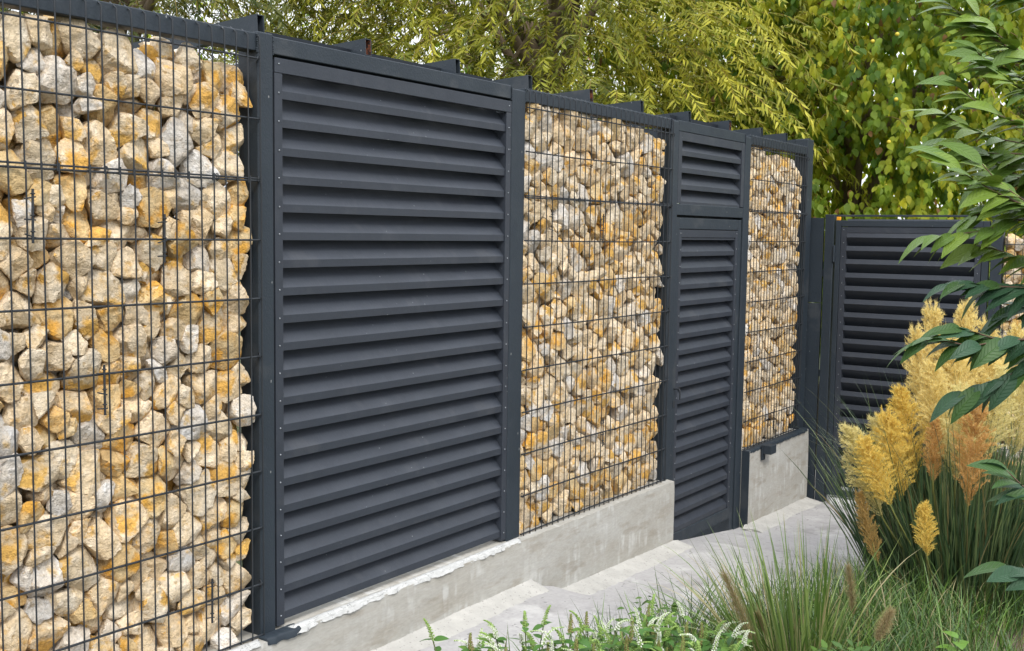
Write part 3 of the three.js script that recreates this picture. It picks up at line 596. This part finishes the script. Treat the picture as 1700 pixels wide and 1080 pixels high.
// ------------------------------------------------------------------ blade grasses
function bladeInto(a, p, dir, len, w, bend, n = 6) { // one arching blade as a strip of quads
  const d = dir.clone().normalize(), q = p.clone(), side = V(d.z, 0, -d.x); if (side.lengthSq() < 1e-4) side.set(1, 0, 0); side.normalize().applyAxisAngle(V(0, 1, 0), U(-1.4, 1.4));
  const start = a.pos.length / 3, up = V(0, 0, 0);
  for (let i = 0; i <= n; i++) {
    const t = i / n, ww = w * (t < 0.75 ? 1 - 0.25 * t : (1 - t) * 3.2 + 0.02) * 0.5;
    a.pos.push(q.x - side.x * ww, q.y - side.y * ww, q.z - side.z * ww, q.x + side.x * ww, q.y + side.y * ww, q.z + side.z * ww);
    a.col.push(...a.c, ...a.c);
    d.y -= bend * (0.4 + 1.3 * t) / n; d.normalize(); q.addScaledVector(d, len / n);
  }
  for (let i = 0; i < n; i++) { const k = start + i * 2; a.idx.push(k, k + 1, k + 3, k, k + 3, k + 2); }
}
const acc = () => ({ pos: [], idx: [], col: [], c: [1, 1, 1] });
function accGeo(a) { const g = new THREE.BufferGeometry(); g.setAttribute('position', new THREE.Float32BufferAttribute(a.pos, 3)); g.setAttribute('color', new THREE.Float32BufferAttribute(a.col, 3)); g.setIndex(a.idx); g.computeVertexNormals(); return g; }
const bladeMat = new THREE.MeshPhysicalMaterial({ color: lin(1, 1, 1), vertexColors: true, roughness: 0.5, transmission: 0.3, thickness: 0, side: THREE.DoubleSide });
// pampas clump
const PL = [[[2.77, 0.466, 1.347], [2.696, 0.919, 1.175], 0, 0.17], [[2.695, 0.55, 1.403], [2.639, 0.879, 1.274], 1, 0.15], [[2.921, 0.516, 1.381], [2.912, 0.979, 1.299], 1, 0.18], [[3.08, 0.63, 1.415], [3.059, 1.086, 1.318], 1, 0.17], [[3.144, 0.576, 1.34], [3.076, 0.915, 1.193], 0, 0.15],
  [[3.413, 0.768, 1.433], [3.443, 1.485, 1.369], 2, 0.19], [[3.538, 0.857, 1.51], [3.604, 1.507, 1.508], 2, 0.18], [[3.331, 0.745, 1.406], [3.332, 1.36, 1.317], 2, 0.17], [[3.733, 0.842, 1.616], [3.768, 1.398, 1.582], 2, 0.18], [[3.154, 0.693, 1.512], [3.16, 1.21, 1.443], 2, 0.19],
  [[2.984, 0.647, 1.626], [3.029, 1.117, 1.619], 0, 0.18], [[2.855, 0.553, 1.717], [2.914, 1.096, 1.722], 3, 0.17], [[2.921, 0.645, 1.537], [2.949, 0.954, 1.53], 3, 0.1], [[3.297, 0.726, 1.71], [3.374, 1.185, 1.753], 0, 0.18], [[3.475, 0.708, 1.791], [3.55, 1.206, 1.825], 0, 0.18],
  [[3.335, 0.767, 1.584], [3.334, 1.324, 1.499], 2, 0.2], [[3.878, 0.826, 1.65], [3.969, 1.36, 1.699], 2, 0.18], [[3.367, 0.706, 1.639], [3.454, 1.234, 1.683], 2, 0.18], [[2.575, 0.366, 1.609], [2.584, 0.621, 1.584], 1, 0.1], [[2.694, 0.26, 1.358], [2.661, 0.608, 1.258], 4, 0.08],
  [[3.423, 0.459, 1.755], [3.446, 0.676, 1.755], 4, 0.07], [[3.673, 0.776, 1.539], [3.743, 1.299, 1.561], 2, 0.2], [[3.394, 0.747, 1.497], [3.418, 1.283, 1.451], 2, 0.2]];
function plumeGeo() { // unit height along +y, unit width; hundreds of fine hairs on branchlets around a rachis
  const pos = [], nb = 190;
  const hair = (p, d, len, w) => { const s = V(G(), G() * 0.3, G()).cross(d).normalize().multiplyScalar(w); const e = p.clone().addScaledVector(d, len); pos.push(p.x - s.x, p.y - s.y, p.z - s.z, p.x + s.x, p.y + s.y, p.z + s.z, e.x, e.y, e.z); };
  for (let b = 0; b < nb; b++) {
    const t = Math.pow((b + R()) / nb, 0.85) * 0.9, a = U(0, Math.PI * 2), prof = Math.pow(Math.sin(Math.PI * Math.pow(clamp(t * 0.93 + 0.07), 0.7)), 0.8);
    const out = (0.5 * prof + 0.04) * U(0.6, 1.12), rise = U(0.16, 0.3) * (1 - 0.45 * t), tipY = t + rise;
    let prev = V(0, t, 0); const m = 15;
    for (let i = 1; i <= m; i++) {
      const u = i / m, q = V(Math.cos(a) * out * Math.pow(u, 0.8), t + rise * u - 0.05 * u * u * u, Math.sin(a) * out * Math.pow(u, 0.8)).add(V(G() * 0.012, G() * 0.006, G() * 0.012));
      const dir = q.clone().sub(prev).normalize(); hair(prev, dir, q.distanceTo(prev) * 1.15, 0.0036);
      for (let k = 0; k < 5; k++) hair(q, dir.clone().add(V(G() * 1.3, 0.25 + G() * 0.4, G() * 1.3)).normalize(), U(0.03, 0.085), 0.004);
      prev = q; void tipY;
    }
  }
  const g = new THREE.BufferGeometry(); g.setAttribute('position', new THREE.Float32BufferAttribute(pos, 3)); g.computeVertexNormals(); return g;
}
{
  seed(91); const base = [3.35, bedY(3.35), 1.6], t = thing('pampas_grass', 'large pampas grass clump with golden feathery plumes in front of the gate', 'grass plant', undefined, base);
  const gs = [plumeGeo(), plumeGeo(), plumeGeo()];
  const cols = [[0.74, 0.66, 0.3], [0.76, 0.58, 0.12], [0.8, 0.67, 0.27], [0.6, 0.36, 0.1], [0.52, 0.35, 0.1]].map((c) => new THREE.MeshPhysicalMaterial({ color: lin(...c), roughness: 0.8, transmission: 0.45, thickness: 0, side: THREE.DoubleSide }));
  const stemMat = new THREE.MeshStandardMaterial({ color: lin(0.16, 0.17, 0.045), roughness: 0.6 });
  PL.forEach(([a, b, k, w], i) => {
    const A = V(...a).sub(V(...base)), Bv = V(...b).sub(V(...base)), d = Bv.clone().sub(A), L = d.length();
    const p = obj('plume', gs[i % 3], cols[k], t); p.position.copy(A); p.scale.set(w * 1.08, L, w * 1.08); p.quaternion.setFromUnitVectors(V(0, 1, 0), d.clone().normalize()); p.rotateY(U(0, 6));
    const foot = V(A.x * 0.35 + G() * 0.05, 0, A.z * 0.35 + G() * 0.05);
    obj('stem', tube([foot, foot.clone().lerp(A, 0.5).add(V(-d.x * 0.08, 0, -d.z * 0.08)), A, A.clone().addScaledVector(d, 0.3)], 0.0042, 4, 6), stemMat, t);
  });
  const a = acc();
  for (let k = 0; k < 2900; k++) {
    const an = U(0, 6.283), r = Math.sqrt(R()) * 0.4, p = V(Math.cos(an) * r, -0.02, Math.sin(an) * r * 1.05), o = U(0.03, 0.5) * (0.3 + r * 1.6);
    const dry = R() < 0.05, y = R(); a.c = dry ? [0.3, 0.24, 0.1] : m3([0.04, 0.09, 0.036], [0.24, 0.3, 0.11], y * y * y);
    const long = R() < 0.06;
    bladeInto(a, p, V(Math.cos(an) * o + G() * 0.16, 1, Math.sin(an) * o + G() * 0.16), long ? U(1.0, 1.35) : U(0.45, 0.95), long ? 0.004 : U(0.006, 0.0125), long ? U(0.7, 1.3) : U(0.15, 0.8), long ? 9 : 6);
  }
  for (let k = 0; k < 22; k++) { // long thin blades arching out in front of the gate
    const an = U(2.6, 4.1), p = V(Math.cos(an) * 0.25, 0.2, Math.sin(an) * 0.25); a.c = [0.2, 0.22, 0.12];
    bladeInto(a, p, V(Math.cos(an) * U(0.3, 0.6), 1, Math.sin(an) * U(0.3, 0.6)), U(0.9, 1.25), 0.0034, U(0.7, 1.4), 10);
  }
  stuffPart('blades', accGeo(a), bladeMat, t);
}
// fountain grass with bottle-brush heads
{
  seed(97); const base = [1.38, bedY(1.38), 1.42], t = thing('fountain_grass', 'loose fountain grass tuft with fuzzy bottle-brush heads beside the path', 'grass plant', undefined, base), a = acc();
  for (let k = 0; k < 360; k++) {
    const an = U(0, 6.283), r = Math.sqrt(R()) * 0.16, p = V(Math.cos(an) * r, -0.02, Math.sin(an) * r), o = U(0.02, 0.55), y = R();
    a.c = R() < 0.16 ? [0.42, 0.36, 0.18] : m3([0.09, 0.17, 0.025], [0.34, 0.43, 0.13], y * y);
    bladeInto(a, p, V(Math.cos(an) * o * 1.2 - 0.12, 1, Math.sin(an) * o * 1.2 - 0.1), U(0.3, 0.68), U(0.004, 0.0085), U(0.1, 1.2), 8);
  }
  stuffPart('blades', accGeo(a), bladeMat, t);
  const HD = [[[1.07, 0.384, 1.384], [1.028, 0.614, 1.29], 0.035], [[1.483, 0.41, 1.618], [1.482, 0.587, 1.591], 0.03], [[1.195, 0.374, 1.388], [1.179, 0.444, 1.355], 0.025], [[0.833, 0.575, 1.891], [0.863, 0.664, 1.921], 0.034]];
  const headMat = new THREE.MeshPhysicalMaterial({ color: lin(0.32, 0.25, 0.11), roughness: 0.85, transmission: 0.3, thickness: 0, side: THREE.DoubleSide }), stemMat = new THREE.MeshStandardMaterial({ color: lin(0.13, 0.14, 0.04), roughness: 0.7 });
  for (const [A, B, w] of HD) {
    const q = V(...A).sub(V(...base)), e = V(...B).sub(V(...base)), d = e.clone().sub(q), pos = [];
    for (let k = 0; k < 1500; k++) {
      const u = R(), c = q.clone().addScaledVector(d, u), n = V(G(), G(), G()).normalize().multiplyScalar(w * (0.55 + 0.45 * Math.sin(Math.PI * u))).addScaledVector(d, 0.12), s = V(G(), G(), G()).normalize().multiplyScalar(0.0007), f = c.clone().add(n);
      pos.push(c.x - s.x, c.y - s.y, c.z - s.z, c.x + s.x, c.y + s.y, c.z + s.z, f.x, f.y, f.z);
    }
    const g = new THREE.BufferGeometry(); g.setAttribute('position', new THREE.Float32BufferAttribute(pos, 3)); g.computeVertexNormals();
    const h = obj('seed_head', mergeGeometries([g]), headMat, t);
    const foot = V(q.x * 0.4, 0, q.z * 0.4);
    obj('stem', tube([foot, foot.clone().lerp(q, 0.6).addScaledVector(d, 0.1), q, q.clone().addScaledVector(d, 0.9)], 0.0018, 4, 5), stemMat, h);
  }
}
// short grass over the bed
{
  seed(101); const a = acc();
  for (let k = 0; k < 17000; k++) {
    const x = U(-0.6, 4.6), z = edge(x) + 0.06 + Math.pow(R(), 1.3) * 1.5, y = R(); if (N3(x * 1.4, 5, z * 1.4) < -0.15) continue;
    a.c = R() < 0.1 ? [0.3, 0.26, 0.12] : m3([0.035, 0.09, 0.014], [0.15, 0.27, 0.035], y * y);
    bladeInto(a, V(x, bedY(x) - 0.02, z), V(G() * 0.6, 1, G() * 0.6), U(0.12, 0.42), U(0.0025, 0.0065), U(0.3, 1.6), 6);
  }
  const m = obj('bed_grass', accGeo(a), bladeMat); m.userData = { kind: 'stuff', label: 'short green grass growing over the garden bed', category: 'grass' };
}
// low leafy ground cover in the bed
{
  seed(109); const l = [];
  for (let k = 0; k < 7000; k++) { const x = U(-0.5, 1.25), z = edge(x) + 0.05 + R() * 1.0; if (N3(x * 2 + 7, 5, z * 2) < -0.05) continue; const y = R(); l.push([leafMatrix(V(x, bedY(x) + U(0.02, 0.3) * (0.6 + N3(x * 2 + 7, 5, z * 2)), z), V(G(), 0.25 + G() * 0.4, G()).normalize(), V(G() * 0.5, 1, G() * 0.5).normalize(), U(0.025, 0.05)), lin(...m3([0.04, 0.1, 0.018], [0.12, 0.23, 0.035], y))]); }
  const c = crown(l, leafGeo(0.28, 0.15, 0.3, 4, 0.85), leafMat([1, 1, 1], 0.35, 0.5), scene, 'ground_cover'); c.userData = { kind: 'stuff', label: 'low leafy green ground cover along the path edge', category: 'ground cover' };
}
// flowering herbs along the path edge
{
  seed(103);
  const lg = [leafGeo(0.26, 0.15, 0.25, 6, 0.85), leafGeo(0.24, 0.25, 0.45, 6, 0.85), leafGeo(0.27, 0.1, 0.1, 6, 0.9)];
  const lm = [[0.04, 0.11, 0.02], [0.065, 0.16, 0.028], [0.12, 0.23, 0.035]].map((c) => leafMat(c, 0.35, 0.5));
  const stemMat = new THREE.MeshStandardMaterial({ color: lin(0.1, 0.13, 0.04), roughness: 0.7 }), spikeMats = [[0.55, 0.57, 0.47], [0.2, 0.3, 0.07], [0.2, 0.17, 0.055]].map((c) => new THREE.MeshStandardMaterial({ color: lin(...c), roughness: 0.8 }));
  const spots = [[0.24, 0.86, 5, 0.46, 'standing first at the landing corner'], [0.38, 0.96, 7, 0.45, 'second from the landing corner'], [0.52, 1.07, 8, 0.44, 'third from the landing corner'], [0.66, 1.18, 8, 0.43, 'fourth from the landing corner'], [0.8, 1.28, 8, 0.4, 'fifth from the landing corner, beside the grass tuft'], [0.93, 1.2, 6, 0.33, 'leaning over the path before the grass tuft'], [0.72, 1.04, 6, 0.32, 'low against the path edge'],
    [0.2, 1.02, 7, 0.45, 'set back behind the landing corner'], [0.34, 1.16, 8, 0.46, 'set back behind the second herb'], [0.48, 1.3, 8, 0.46, 'set back behind the third herb'], [0.62, 1.44, 8, 0.45, 'set back behind the fourth herb']];
  for (const [x, z, n, tall, where] of spots) {
    const t = thing('flowering_herb', `leafy green herb with white flower spikes ${where}`, 'herb', 'flowering herbs along the path', [x, bedY(x), z]);
    for (let k = 0; k < n * 1.7; k++) {
      const h = tall * U(0.6, 0.95), an = U(0, 6.28), lean = U(0.02, 0.16), foot = V(G() * 0.1, 0, G() * 0.1), tip = V(foot.x + Math.cos(an) * lean, h, foot.z + Math.sin(an) * lean), mid = foot.clone().lerp(tip, 0.5).add(V(G() * 0.02, 0.02, G() * 0.02));
      const st = obj('stem', tube([foot, mid, tip], 0.0022, 4, 5), stemMat, t);
      for (let l = 3; l < 9; l++) {
        const u = l / 8, p = u < 0.5 ? foot.clone().lerp(mid, u * 2) : mid.clone().lerp(tip, u * 2 - 1), a0 = l * 1.57 + an;
        for (const s of [0, Math.PI]) { const d = V(Math.cos(a0 + s), U(-0.1, 0.5), Math.sin(a0 + s)).normalize(), m = leafMatrix(p, d, V(G() * 0.3, 1, G() * 0.3), U(0.05, 0.085) * (1.15 - 0.4 * u)), o = obj('leaf', lg[(l + k) % 3], lm[Math.min(2, Math.floor(R() * 1.8 + u))], t); m.decompose(o.position, o.quaternion, o.scale); }
      }
      // a nodding spike of small florets
      const L = U(0.05, 0.1), bd = V(Math.cos(an), 0, Math.sin(an)), fl = [], kind = R() < 0.4 ? 0 : R() < 0.75 ? 1 : 2, curve = kind === 2 ? 0.1 : U(0.6, 1.7);
      const c = new THREE.QuadraticBezierCurve3(tip, tip.clone().add(V(bd.x * L * 0.15, L * 0.6, bd.z * L * 0.15)), tip.clone().add(V(bd.x * L * 0.6 * curve, L * (1.05 - 0.4 * curve), bd.z * L * 0.6 * curve)));
      for (let q = 0; q < 64; q++) { const u = q / 64, p = c.getPoint(u), aa = q * 2.4, r = 0.0068 * (1 - 0.75 * u) + 0.001, s = (0.0034 + 0.0018 * R()) * (1 - 0.5 * u); fl.push(new THREE.TetrahedronGeometry(s, 0).rotateX(R() * 3).rotateZ(R() * 3).translate(p.x + Math.cos(aa) * r, p.y + G() * 0.001, p.z + Math.sin(aa) * r)); }
      obj('flower_spike', mergeGeometries(fl), spikeMats[kind], st);
      obj('spike_axis', new THREE.TubeGeometry(c, 6, 0.0024, 5), spikeMats[1], st);
    }
  }
  // small broad-leaved seedlings near the pampas
  const sl = leafGeo(0.3, 0.15, 0.3, 6, 0.85), sm = leafMat([0.13, 0.26, 0.035], 0.35, 0.4);
  for (const [x, z, h, w] of [[1.06, 2.2, 0.36, 'below the shrub leaves'], [1.4, 2.0, 0.3, 'in front of the pampas grass'], [0.98, 1.76, 0.3, 'beside the blurred grass head']]) {
    const t = thing('seedling_plant', `bright green broad-leaved seedling ${w}`, 'plant', 'seedlings in the garden bed', [x, bedY(x), z]);
    obj('stem', tube([[0, 0, 0], [0.01, h * 0.6, 0.005], [0.015, h, 0.01]], 0.003, 4, 5), stemMat, t);
    for (let k = 0; k < 11; k++) { const a0 = k * 2.4, y = h * (0.55 + 0.045 * k), m = leafMatrix(V(0.012, y, 0.008), V(Math.cos(a0), 0.35, Math.sin(a0)).normalize(), V(0, 1, 0), U(0.055, 0.095)), o = obj('leaf', sl, sm, t); m.decompose(o.position, o.quaternion, o.scale); }
  }
}
// the broad-leaved shrub that reaches in beside the camera
{
  seed(107);
  const BR = [[[0.895, 2.176, 2.528], [0.602, 2.264, 2.359], [0.54, 2.315, 2.263], [0.478, 2.385, 2.164], [0.451, 2.428, 2.12]], [[0.896, 2.111, 2.538], [0.766, 2.222, 2.337], [0.708, 2.268, 2.248], [0.685, 2.297, 2.21], [0.659, 2.317, 2.17]], [[0.886, 1.947, 2.548], [0.543, 2.074, 2.391], [0.485, 2.12, 2.301], [0.428, 2.165, 2.214], [0.393, 2.219, 2.156]],
    [[0.886, 1.947, 2.548], [0.858, 2.08, 2.315], [0.747, 2.124, 2.15], [0.686, 2.178, 2.055]], [[0.883, 1.898, 2.551], [0.661, 2.028, 2.391], [0.59, 2.056, 2.285], [0.529, 2.058, 2.198], [0.486, 2.083, 2.133]], [[0.877, 1.735, 2.568], [0.482, 1.853, 2.425], [0.416, 1.918, 2.32], [0.374, 1.953, 2.255], [0.339, 1.99, 2.2], [0.32, 2.019, 2.169]],
    [[0.877, 1.735, 2.568], [0.761, 1.847, 2.386], [0.675, 1.915, 2.253], [0.637, 1.911, 2.2], [0.604, 1.892, 2.155]], [[0.876, 1.719, 2.569], [0.538, 1.846, 2.417], [0.46, 1.883, 2.301], [0.412, 1.855, 2.237], [0.356, 1.841, 2.158], [0.337, 1.836, 2.132]], [[0.872, 1.572, 2.584], [0.584, 1.691, 2.419], [0.499, 1.71, 2.295], [0.454, 1.711, 2.23], [0.428, 1.719, 2.193], [0.406, 1.711, 2.163]],
    [[0.867, 1.425, 2.6], [0.466, 1.591, 2.44], [0.397, 1.585, 2.342], [0.358, 1.578, 2.288], [0.319, 1.568, 2.234], [0.274, 1.58, 2.168], [0.25, 1.577, 2.134]], [[0.862, 1.343, 2.605], [0.519, 1.541, 2.436], [0.447, 1.513, 2.337], [0.426, 1.49, 2.311], [0.381, 1.458, 2.252], [0.359, 1.443, 2.223]], [[0.847, 1.016, 2.631], [0.282, 1.195, 2.499], [0.227, 1.233, 2.415], [0.205, 1.263, 2.379], [0.19, 1.291, 2.354]],
    [[0.836, 0.771, 2.653], [0.333, 0.981, 2.516], [0.286, 1.016, 2.443], [0.254, 1.036, 2.395], [0.237, 1.043, 2.37]], [[0.902, 2.291, 2.521], [0.75, 2.409, 2.373], [0.688, 2.464, 2.278], [0.643, 2.487, 2.21]], [[0.881, 1.8, 2.564], [0.843, 1.947, 2.4], [0.788, 1.995, 2.315], [0.741, 2.011, 2.246], [0.714, 2.027, 2.204]], [[0.868, 1.506, 2.588], [0.71, 1.622, 2.434], [0.656, 1.637, 2.354], [0.619, 1.652, 2.3], [0.591, 1.635, 2.262]]];
  for (const [i, ox, oy, oz] of [[0, 0.03, -0.05, 0.05], [2, 0.06, 0.05, 0.03], [4, 0.04, -0.06, 0.05], [5, 0.05, -0.05, 0.06], [6, 0.05, 0.06, 0.03], [8, 0.06, 0.05, 0.05], [9, 0.08, -0.03, 0.06]]) BR.push(BR[i].map((p, k) => (k ? [p[0] + ox, p[1] + oy + 0.01 * k, p[2] + oz] : p)));
  const seen = BR.length; // the far side of the shrub
  for (const [i, turn] of [[0, 2.2], [2, -2.4], [4, 3.0], [6, 1.9], [7, -2.0], [8, 2.6], [9, 3.3], [10, -2.6], [11, 2.9], [14, 2.4]]) BR.push(BR[i].map((p) => { const dx = p[0] - BR[i][0][0], dz = p[2] - BR[i][0][2]; return [BR[i][0][0] + dx * Math.cos(turn) + dz * Math.sin(turn), p[1] + 0.04, BR[i][0][2] - dx * Math.sin(turn) + dz * Math.cos(turn)]; }));
  const base = [0.82, bedY(0.82), 2.74], B = V(...base), t = thing('leafy_shrub', 'tall shrub with long glossy drooping leaves beside the pampas grass', 'shrub', undefined, base);
  const stemM = new THREE.MeshStandardMaterial({ color: lin(0.09, 0.05, 0.03), roughness: 0.75 });
  obj('trunk', tube([[0.819, 0.036, 2.737], [0.846, 0.853, 2.654], [0.869, 1.572, 2.58], [0.899, 2.242, 2.524], [0.92, 2.732, 2.481]].map((p) => V(...p).sub(B)), (u) => 0.022 * (1 - u) + 0.006, 5, 8), bark, t);
  const leafTex = tex(256, 256, (u, v) => { const m = Math.abs(u - 0.5), vein = ss(0.07, 0.0, Math.abs(((v * 9 + m * 3) % 1) - 0.5)) * 0.07, rib = ss(0.03, 0.01, m); return sc([1, 1, 1], clamp(0.78 + 0.14 * fbm(u, v, 8, 4, 66) - vein + 0.35 * rib)); }, 1, true);
  const leafB = tex(256, 256, (u, v) => { const m = Math.abs(u - 0.5); return 0.6 - 0.5 * ss(0.12, 0.0, Math.abs(((v * 9 + m * 3) % 1) - 0.5)) - 0.5 * ss(0.05, 0.0, m); }, 1);
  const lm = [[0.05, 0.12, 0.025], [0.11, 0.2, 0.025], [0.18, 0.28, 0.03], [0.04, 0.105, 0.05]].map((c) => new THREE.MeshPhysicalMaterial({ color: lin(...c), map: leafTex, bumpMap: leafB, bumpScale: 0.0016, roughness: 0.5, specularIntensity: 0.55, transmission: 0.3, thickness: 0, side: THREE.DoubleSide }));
  const gs = [leafGeo(0.2, 0.2, 0.4, 8, 0.85), leafGeo(0.19, 0.28, 0.55, 8, 0.85), leafGeo(0.21, 0.15, 0.3, 8, 0.9, 0.3), leafGeo(0.2, 0.22, 0.5, 8, 0.85, -0.35)];
  BR.forEach((b, bi) => {
    const pts = b.map((p) => V(...p).sub(B)), cv = new THREE.CatmullRomCurve3(pts), L = cv.getLength(), br = obj('branch', tube(pts, (u) => 0.0045 * (1 - u) + 0.0014, 4, 6), stemM, t);
    const n = Math.round(L * 0.66 / (bi < seen ? 0.0165 : 0.03));
    for (let k = 0; k <= n; k++) {
      const u = 0.34 + 0.66 * k / n, p = cv.getPointAt(u), d = cv.getTangentAt(u), s = k % 2 ? 1 : -1, side = V(0, 1, 0).cross(d).normalize().multiplyScalar(s);
      const dir = d.clone().multiplyScalar(U(0.8, 1.25)).addScaledVector(side, k === n ? 0 : U(0.2, 0.75)).add(V(0, U(-0.4, 0.25), 0)).normalize(), up = V(G() * 0.5 - 0.35, 1, G() * 0.5 + 0.1).addScaledVector(side, 0.25).normalize();
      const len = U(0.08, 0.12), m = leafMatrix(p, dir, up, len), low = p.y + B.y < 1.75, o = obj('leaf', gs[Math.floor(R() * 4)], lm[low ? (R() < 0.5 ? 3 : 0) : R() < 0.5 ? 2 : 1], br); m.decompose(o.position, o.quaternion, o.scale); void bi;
    }
  });
}
renderer.render(scene, camera);
